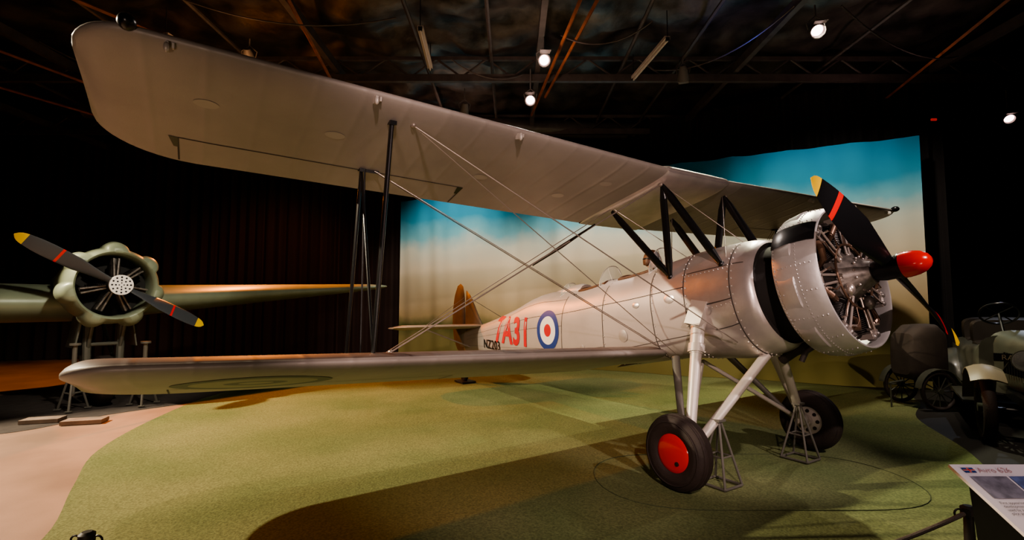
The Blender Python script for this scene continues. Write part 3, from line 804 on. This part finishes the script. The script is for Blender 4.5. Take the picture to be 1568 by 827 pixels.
for rr0, kk, sz in ((.115, 12, .013), (.07, 8, .012), (.03, 4, .009)):
    for k in range(kk):
        t = 2*pi*k/kk; b.lathe([(0, sz), (.004, sz), (.004, .001)], NP2(.19, rr0, t), (1, 0, 0), 10, 4)
b.build('propeller', [m_blade2, m_red, m_yel, m_white, m_black], tw, angle=50)
def wring2(y):
    f_ = abs(y)/6.4 if y > 0 else 0
    le = -.75-.35*f_; c_ = 2.9-1.7*f_; z = 1.58+.075*max(y, 0); th = .66*(1-.82*f_)
    if y > 5.4:
        e = sqrt(max(.01, 1-((y-5.4)/.86)**2)); le -= (1-e)*.45; c_ *= (.35+.65*e); th *= (.15+.85*e)
    n = 14; up = []; lo = []
    for i in range(n+1):
        t = (i/n)**1.8; yt = 2.96*th*(.2969*sqrt(t)-.126*t-.3516*t*t+.2843*t**3-.1036*t**4)*1.6
        up.append(V((le-t*c_, y, z+yt*1.0))); lo.append(V((le-t*c_, y, z-yt*.95)))
    return up[::-1]+lo[1:]
b = MB(); b.loft([wring2(y) for y in [-5, -3, -1.5, 0, 1, 2, 3, 4, 5, 5.4, 5.7, 5.9, 6.05, 6.15, 6.22, 6.25]]); b.build('wing', m_green2, tw, angle=50)
b = MB()
b.loft([[V((x, w*sin(2*pi*j/32), zc+h*cos(2*pi*j/32))) for j in range(32)] for x, w, h, zc in ((-.7, .54, .54, ZC), (-1.2, .5, .5, ZC-.02), (-2.2, .42, .4, ZC-.06), (-3.2, .2, .22, ZC-.1), (-3.7, .03, .05, ZC-.1))])
b.build('nacelle', m_green2, tw)
b = MB()
for s in (-1, 1):
    b.tube((-.55, s*.22, 1.50), (-.50, s*.20, .42), .055); b.tube((-1.8, s*.2, 1.5), (-.55, s*.2, .5), .03); b.tube((-.25, s*.2, 1.4), (-.50, s*.2, .9), .028)
    b.box((-.62, s*.34, 1.18), (.5, .02, .55), Matrix.Rotation(s*.15, 3, 'X'))
b.tube((-.52, -.2, .95), (-.52, .2, .95), .03); b.tube((-.50, -.2, .40), (-.50, .2, .40), .04)
b.lathe([(-.12, .2), (-.12, .3), (-.07, .38), (.07, .38), (.12, .3), (.12, .2)], (-.50, 0, .39), (0, 1, 0), 40, 1, closedp=True)
b.lathe([(-.08, .0), (-.08, .22), (.08, .22), (.08, 0)], (-.50, 0, .39), (0, 1, 0), 30, 0)
b.build('undercarriage', [pm('undercarriage_grey', (.13, .13, .11), .45, .3), m_tyre], tw)
b = MB()
b.loft([[V((x, -4.6+w*sin(2*pi*j/32), zc+h*cos(2*pi*j/32))) for j in range(32)] for x, w, h, zc in ((2.2, .05, .05, 1.9), (1.9, .4, .4, 1.95), (1.0, .65, .7, 2.0), (-1, .75, .85, 2.05), (-4, .6, .7, 2.0), (-7, .15, .25, 2.0))])
b.build('fuselage', m_green2, tw)
TR[0] = Matrix.Identity(4)
for l, d in ((-6.5, 7.35), (-5.75, 7.75)):
    e = emp('jack_stand', LIFT); b = MB(); c_ = G(l, d, 0)
    for k in range(3):
        t = 2*pi*k/3; b.tube(c_+V((.2*cos(t), .2*sin(t), .012)), c_+V((.03*cos(t), .03*sin(t), .6)), .016)
        b.tube(c_+V((.12*cos(t), .12*sin(t), .25)), c_+V((.12*cos(t+2.09), .12*sin(t+2.09), .25)), .008)
        b.box(c_+V((.2*cos(t), .2*sin(t), .012)), (.08, .08, .015))
    b.tube(c_+V((0, 0, .2)), c_+V((0, 0, .95)), .03); b.lathe([(0, 0), (0, .07), (.03, .07), (.03, 0)], c_+V((0, 0, .95)), (0, 0, 1), 16); b.build('frame', m_stand, e)
b = MB(); 
for l, d, w in ((-5.65, 6.6, .45), (-6.25, 6.65, .42)):
    b.box(G(l, d, .034), (w, .22, .05), Rg@Matrix.Rotation(.3, 3, 'Z'))
b.build('chock_boards', pm('pale_board', (.30, .22, .17), .7, noise=.3), None)

# ------------------------------------------------------------------ vintage car (facing the viewer, mostly beyond the right edge)
car = emp('vintage_open_car', .005)
TR[0] = Matrix.Translation(G(6.0, 5.30)) @ Matrix.Rotation(radians(-69.4), 4, 'Z')
b = MB()
def sec(x, w, z0, z1, n=24, k=5):
    return [V((x, w*math.copysign(abs(sin(2*pi*j/n))**(2/k), sin(2*pi*j/n)), (z0+z1)/2+(z1-z0)/2*math.copysign(abs(cos(2*pi*j/n))**(2/k), cos(2*pi*j/n)))) for j in range(n)]
b.loft([sec(.10, .27, .55, 1.12), sec(-.3, .31, .5, 1.15), sec(-.9, .40, .45, 1.20), sec(-1.05, .52, .42, 1.24)], 0)
b.loft([sec(-1.0, .62, .42, 1.18), sec(-1.1, .66, .42, 1.06), sec(-2.2, .70, .42, 1.0), sec(-3.3, .68, .45, 1.05), sec(-3.45, .6, .5, 1.0)], 0)
for y in (-1, 1):
    for k in range(10): b.box((-.15-.07*k, y*(.30+.012*k), .84), (.015, .02, .26), Matrix.Rotation(-y*.14, 3, 'Z'), 1)
b.build('body', [m_car, m_black], car)
b = MB()
b.loft([sec(.12, .28, .5, 1.16, k=4), sec(.20, .28, .5, 1.16, k=4)], 0); b.loft([sec(.2, .23, .56, 1.08, k=4), sec(.205, .23, .56, 1.08, k=4)], 1)
for k in range(-9, 10): b.box((.21, k*.024, .82), (.01, .004, .46), None, 0)
b.lathe([(0, .035), (.04, .035), (.05, .0)], (.16, 0, 1.15), (0, 0, 1), 16)
for s in (-1, 1):
    b.lathe([(-.15, 0), (-.12, .07), (-.04, .11), (0, .115), (0, .10)], (.30, s*.40, .96), (1, 0, 0), 24, 0); b.lathe([(0, .105), (.02, 0)], (.30, s*.40, .96), (1, 0, 0), 24, 2)
    b.tube((.26, s*.40, .86), (.22, s*.34, .55), .015)
b.tube((.26, -.42, .72), (.26, .42, .72), .014)
b.build('radiator_and_lamps', [m_car, m_black, m_glass], car)
b = MB()
for s in (-1, 1):
    for x0, fr in ((0, 1), (-2.7, 0)):
        rings = []
        for k in range(21):
            t = radians(48+120*k/20) if fr else radians(5+170*k/20)
            zf = .0 if not fr else (-.05 if t > 2.4 else 0)
            c0 = V((x0+.50*cos(t), s*.70, .38+.45*sin(t)+zf)); dr_ = V((cos(t), 0, sin(t)))
            rings.append([c0+V((0, a*.15, 0))+dr_*(.05*(1-(a)**2)+h) for a, h in ((-1, 0), (-.5, 0), (0, 0), (.5, 0), (1, 0), (1, -.012), (0, -.012), (-1, -.012))])
        b.loft(rings, 0 if fr else 1)
    b.box((-1.4, s*.72, .36), (1.7, .24, .03), None, 1)
b.build('fenders', [m_beige, m_car], car)
for s in (-1, 1):
    for x in (0, -2.7):
        b = MB(); o_ = V((x, s*.70, .385))
        b.lathe([(.06*cos(t), .33+.05*sin(t)) for t in [2*pi*k/14 for k in range(14)]], o_, (0, 1, 0), 40, 0, closedp=True)
        b.lathe([(-.025, .30), (.025, .30), (.025, .275), (-.025, .275)], o_, (0, 1, 0), 40, 1, closedp=True)
        b.lathe([(-.07, 0), (-.07, .05), (.07, .05), (.09, .03), (.09, 0)], o_, (0, 1, 0), 20, 1)
        for k in range(12):
            t = 2*pi*k/12; b.tube(o_+V((.04*cos(t), 0, .04*sin(t))), o_+V((.285*cos(t), 0, .285*sin(t))), .013, m=1, n=8)
        b.build('wheel', [m_tyre, m_car], car)
b = MB()
b.tube((0, -.7, .38), (0, .7, .38), .025); b.tube((-2.7, -.7, .38), (-2.7, .7, .38), .03)
for s in (-1, 1): b.box((-1.5, s*.35, .45), (3.6, .07, .1)); b.path([(.45, s*.33, .42), (.2, s*.33, .36), (-.3, s*.33, .36), (-.6, s*.33, .42)], .02)
b.build('chassis', m_black, car)
b = MB()
c0 = V((-1.45, -.34, 1.44)); ax = V((-.7, 0, .7)).normalized(); _, w_, u_ = frame(ax)
b.path([c0+(w_*cos(t)+u_*sin(t))*.20 for t in [2*pi*k/28 for k in range(28)]], .014, 8, 0, closed=True)
for k in range(4): t = pi/4+pi/2*k; b.tube(c0, c0+(w_*cos(t)+u_*sin(t))*.2, .009)
b.tube(c0, c0-ax*.6, .016)
b.build('steering_wheel', m_black, car)
b = MB()
for x in (-1.95, -2.9):
    b.loft([sec(x-.25, .55, .85, 1.05), sec(x+.25, .55, .85, 1.05)], 0); b.loft([sec(x-.3, .56, .95, 1.36), sec(x-.18, .54, .95, 1.34)], 0)
b.build('seats', pm('black_leather_seats', (.03, .024, .02), .4), car)
b = MB(); b.box((.18, -.50, .98), (.012, .26, .09), None, 0); b.tube((.18, -.50, .95), (.05, -.55, .80), .01, m=0)
b.build('plate', m_black, car)
cu = bpy.data.curves.new('plate_text', 'FONT'); cu.body = 'RAF'; cu.size = .08; cu.align_x = 'CENTER'
to = bpy.data.objects.new('pt', cu); sc.collection.objects.link(to); me = bpy.data.meshes.new_from_object(to); bpy.data.objects.remove(to)
for q in me.vertices: q.co = TR[0] @ V((.188, -.50+q.co.x, .955+q.co.y))
me.materials.clear(); me.materials.append(m_beige); ob = bpy.data.objects.new('plate_text', me); sc.collection.objects.link(ob); ob.parent = car

trl = emp('canvas_trailer_cart', .008)
TR[0] = Matrix.Translation(G(6.25, 7.62)) @ Matrix.Rotation(radians(-120), 4, 'Z') @ Matrix.Scale(.80, 4)
b = MB()
b.loft([sec(.36, .22, .62, 1.1), sec(.30, .28, .55, 1.40), sec(.1, .32, .5, 1.56), sec(-.20, .32, .5, 1.58), sec(-.34, .28, .55, 1.46), sec(-.38, .2, .62, 1.3)])
b.build('canvas_body', m_carfab, trl)
b = MB()
for s in (-1, 1):
    o_ = V((0, s*.42, .36)); b.lathe([(.04*cos(t), .32+.035*sin(t)) for t in [2*pi*k/14 for k in range(14)]], o_, (0, 1, 0), 36, 0, closedp=True)
    b.lathe([(-.05, 0), (-.05, .05), (.05, .05), (.05, 0)], o_, (0, 1, 0), 16, 1)
    for k in range(12): t = 2*pi*k/12; b.tube(o_, o_+V((.3*cos(t), 0, .3*sin(t))), .011, m=1, n=6)
    rings = []
    for k in range(13):
        t = radians(10+160*k/12); rings.append([V((.41*cos(t), s*.42+a, .36+.41*sin(t)+h)) for a, h in ((-.07, 0), (.07, 0), (.07, -.01), (-.07, -.01))])
    b.loft(rings, 1)
b.tube((0, -.42, .36), (0, .42, .36), .02, m=1); b.tube((.3, 0, .5), (.60, 0, .45), .02, m=1); b.tube((.57, 0, .45), (.57, 0, 0.0), .015, m=1)
b.build('wheels_and_chassis', [m_tyre, m_car], trl)
TR[0] = Matrix.Identity(4)

# ------------------------------------------------------------------ info lectern, barrier
lec = emp('information_lectern', LIFT)
TL, TRr, BR, BL = G(1.74, 2.0, .93), G(2.45, 2.0, .93), G(2.48, 1.60, .70), G(1.77, 1.60, .70)
ex = (TRr-TL).normalized(); ey = (BL-TL).normalized(); en = ey.cross(ex).normalized()
if en.z < 0: en = -en
def LP(u, v, h=0): return TL+ex*u+ey*v+en*h
b = MB(); W_, H_ = .71, (BL-TL).length
b.loft([[LP(0, 0, -.012), LP(W_, 0, -.012), LP(W_, H_, -.012), LP(0, H_, -.012)], [LP(0, 0, 0), LP(W_, 0, 0), LP(W_, H_, 0), LP(0, H_, 0)]])
b.build('panel', m_sign, lec, smooth=False)
def lq(name, u0, v0, u1, v1, mat, h=.002):
    b = MB(); b.add([LP(u0, v0, h), LP(u1, v0, h), LP(u1, v1, h), LP(u0, v1, h)], [(0, 1, 2, 3)]); b.build(name, mat, lec, smooth=False, norm=False)
lq('flag_blue', .03, .018, .075, .042, m_blue); lq('flag_white', .03, .027, .075, .033, m_white, .0025); lq('flag_red', .03, .0285, .075, .0315, m_red, .003)
lq('flag_white_v', .049, .018, .056, .042, m_white, .0026); lq('flag_red_v', .0505, .018, .0545, .042, m_red, .0031)
lq('photo_1', .03, .060, .17, .16, m_signg); lq('photo_2', .18, .060, .30, .16, m_signb); lq('photo_3', .32, .060, .5, .16, m_signg)
def ltext(txt, size, u, v, mat, name):
    cu = bpy.data.curves.new(name, 'FONT'); cu.body = txt; cu.size = size
    to = bpy.data.objects.new(name, cu); sc.collection.objects.link(to)
    me = bpy.data.meshes.new_from_object(to); bpy.data.objects.remove(to)
    for q in me.vertices: q.co = LP(u+q.co.x, v-q.co.y, .003)
    me.materials.clear(); me.materials.append(mat); ob = bpy.data.objects.new(name, me); sc.collection.objects.link(ob); ob.parent = lec
ltext('Avro 626', .034, .085, .042, m_pink, 'title_text')
ltext('First appearing in 1930 as a private venture\ndevelopment of the trainer, the type was\nused by air forces around the world for\npilot and crew training duties.', .015, .03, .185, m_textd, 'body_text')
b = MB()
b.loft([[LP(.05, .03, -.012), LP(W_-.05, .03, -.012), LP(W_-.05, H_-.03, -.012), LP(.05, H_-.03, -.012)],
        [G(1.84, 2.0, .60), G(2.38, 2.0, .60), G(2.38, 1.75, .60), G(1.84, 1.75, .60)], [G(1.84, 2.0, 0), G(2.38, 2.0, 0), G(2.38, 1.75, 0), G(1.84, 1.75, 0)]])
b.build('plinth', m_black, lec, smooth=False)
bar = emp('rope_barrier', LIFT)
def post(l, d, h=.5):
    b = MB(); c_ = G(l, d, 0)
    b.lathe([(0, 0), (0, .15), (.015, .15), (.03, .03), (h-.05, .022), (h-.045, .034), (h-.01, .034), (h, .02), (h, 0)], c_, (0, 0, 1), 24)
    for s in (-1, 1): b.path([c_+ex*(s*(.03+.022*(1-cos(t))))+V((0, 0, h-.04+.022*sin(t))) for t in [2*pi*k/12 for k in range(12)]], .005, 6, closed=True)
    b.build('post', m_steel, bar); return c_+V((0, 0, h-.04))
p1 = post(2.42, 2.68); p2 = post(-.4, 1.95); p3 = post(-1.98, 2.36, .51); p4 = post(4.4, 3.0); p5 = post(-3.6, 1.4)
b = MB()
def rope(a, c_, sag=.12):
    d_ = (c_-a).normalized()*.03; a = a+d_; c_ = c_-d_
    b.path([a.lerp(c_, t/24)-V((0, 0, sag*4*(t/24)*(1-t/24))) for t in range(25)], .011, 8)
rope(p1, p2, .16); rope(p2, p3, .2); rope(p1, p4, .08); rope(p3, p5, .1)
b.build('rope', m_rope, bar)
b = MB(); pts = []
for k in range(60):
    t = 2*pi*k/60; pts.append(G(2.15+1.40*cos(t), 4.55+.80*sin(t)+.1*sin(3*t), .009))
b.path(pts, .0025, 5, closed=True); b.build('floor_cable', pm('cable_dark', (.05, .065, .03), .8))

# ------------------------------------------------------------------ lighting
W = bpy.data.worlds.new('world'); sc.world = W; W.use_nodes = True
W.node_tree.nodes['Background'].inputs[0].default_value = (.6, .5, .5, 1); W.node_tree.nodes['Background'].inputs[1].default_value = .015
g = 'gallery_and_fill_spot'
lamp((-6.0, -10.0, 5.9), (-1.9, -4.4, 0), 4300, (1, .84, .60), 60, .35, .07, g)          # far left, rakes the carpet
lamp((-3.2, -1.9, 5.9), (-3.0, -1.8, 0), 260, (1, .86, .6), 75, .7, .1, g)
lamp((5.2, -5.0, 3.4), (-1.0, -1.1, 1.45), 820, (1, .74, .67), 48, .5, .06, g)            # key on the fuselage
lamp((4.2, -5.8, .9), (-.6, -2.9, 2.9), 100, (1, .76, .62), 95, .8, .3, g)                # unseen fill added low to brighten the wing undersides
lamp((4.8, -2.2, .8), (-.4, -1.2, 2.9), 45, (1, .74, .62), 80, .8, .3, g)  # second unseen fill added for the wing undersides
lamp((-1.2, 3.2, 5.9), (.8, 1.9, 0), 900, (.95, .92, .65), 78, .5, .06, g)
lamp((5.4, -.4, 4.4), (1.6, .15, 1.75), 640, (1, .80, .76), 33, .5, .05, g)                # engine
lamp(G(-3.9, 3.0, 5.8), G(-4.6, 4.0, 0), 260, (1, .62, .50), 62, .7, .1, g)
lamp(G(-2.6, 4.4, 4.4), G(-6.1, 7.8, 1.7), 560, (1, .92, .76), 38, .6, .1, g)
lamp(G(-4.8, 5.2, 3.2), G(-6.1, 7.7, .8), 60, (1, .85, .7), 40, .7, .1, g)                 # second aircraft undercarriage
lamp(G(-3.2, 7.0, 5.0), G(-4.0, 10.5, 1.7), 130, (1, .9, .75), 50, .7, .1, g)
lamp(G(-6.5, 12.5, 5.2), G(-4.2, 10.2, 1.8), 1600, (1, .27, .03), 75, .6, .1, g)
lamp(G(-9.5, 9.5, 5.0), G(-10.5, 10.5, 0), 420, (1, .40, .10), 70, .6, .1, g)
lamp(G(-5, 11, 5.5), G(-7, 14.4, 2), 260, (1, .35, .2), 80, .8, .1, g)
lamp(G(3.6, 3.4, 5.6), G(5.9, 6.2, .8), 300, (1, .82, .66), 46, .7, .1, g)                 # car
lamp(G(1.9, .9, 3.6), G(2.0, 1.9, .9), 60, (1, .82, .9), 30, .6, .04, g)                   # unseen spot added to brighten the lectern
lamp(G(-4.2, 7.2, 5.0), G(-4.4, 7.6, 6.5), 30, (1, .5, .22), 140, .9, .1, 'roof_glow_fill')
lamp(G(.2, 7.4, 4.9), G(.2, 8.6, 6.5), 38, (1, .72, .60), 150, .9, .1, 'roof_glow_fill')  # this and the next two: unseen uplights added to brighten the roof
lamp(G(-1.5, 11.0, 5.2), G(-1.5, 11.6, 6.5), 24, (1, .62, .5), 150, .9, .1, 'roof_glow_fill')
lamp(G(6.5, 8.2, 5.0), G(6.5, 8.6, 6.5), 16, (.9, .6, .6), 150, .9, .1, 'roof_glow_fill')
lamp(G(3.7, 7.4, 5.1), G(3.6, 7.7, 6.5), 22, (.10, .18, 1), 90, .9, .1, 'roof_glow_fill')
for l, d, tl, td, pw in ((-2.6, 11.6, -1.6, 14.3, 460), (1.2, 9.8, 2.2, 12, 480), (4.6, 6.6, 6.4, 9.6, 500)):
    lamp(G(l, d, 5.7), G(tl, td, 2.0), pw, (1, .87, .72), 90, .7, .12, 'backdrop_spot')
sc.view_settings.view_transform = 'AgX'
try: sc.view_settings.look = 'AgX - Medium High Contrast'
except Exception as e: print(e)
sc.view_settings.exposure = 0.4
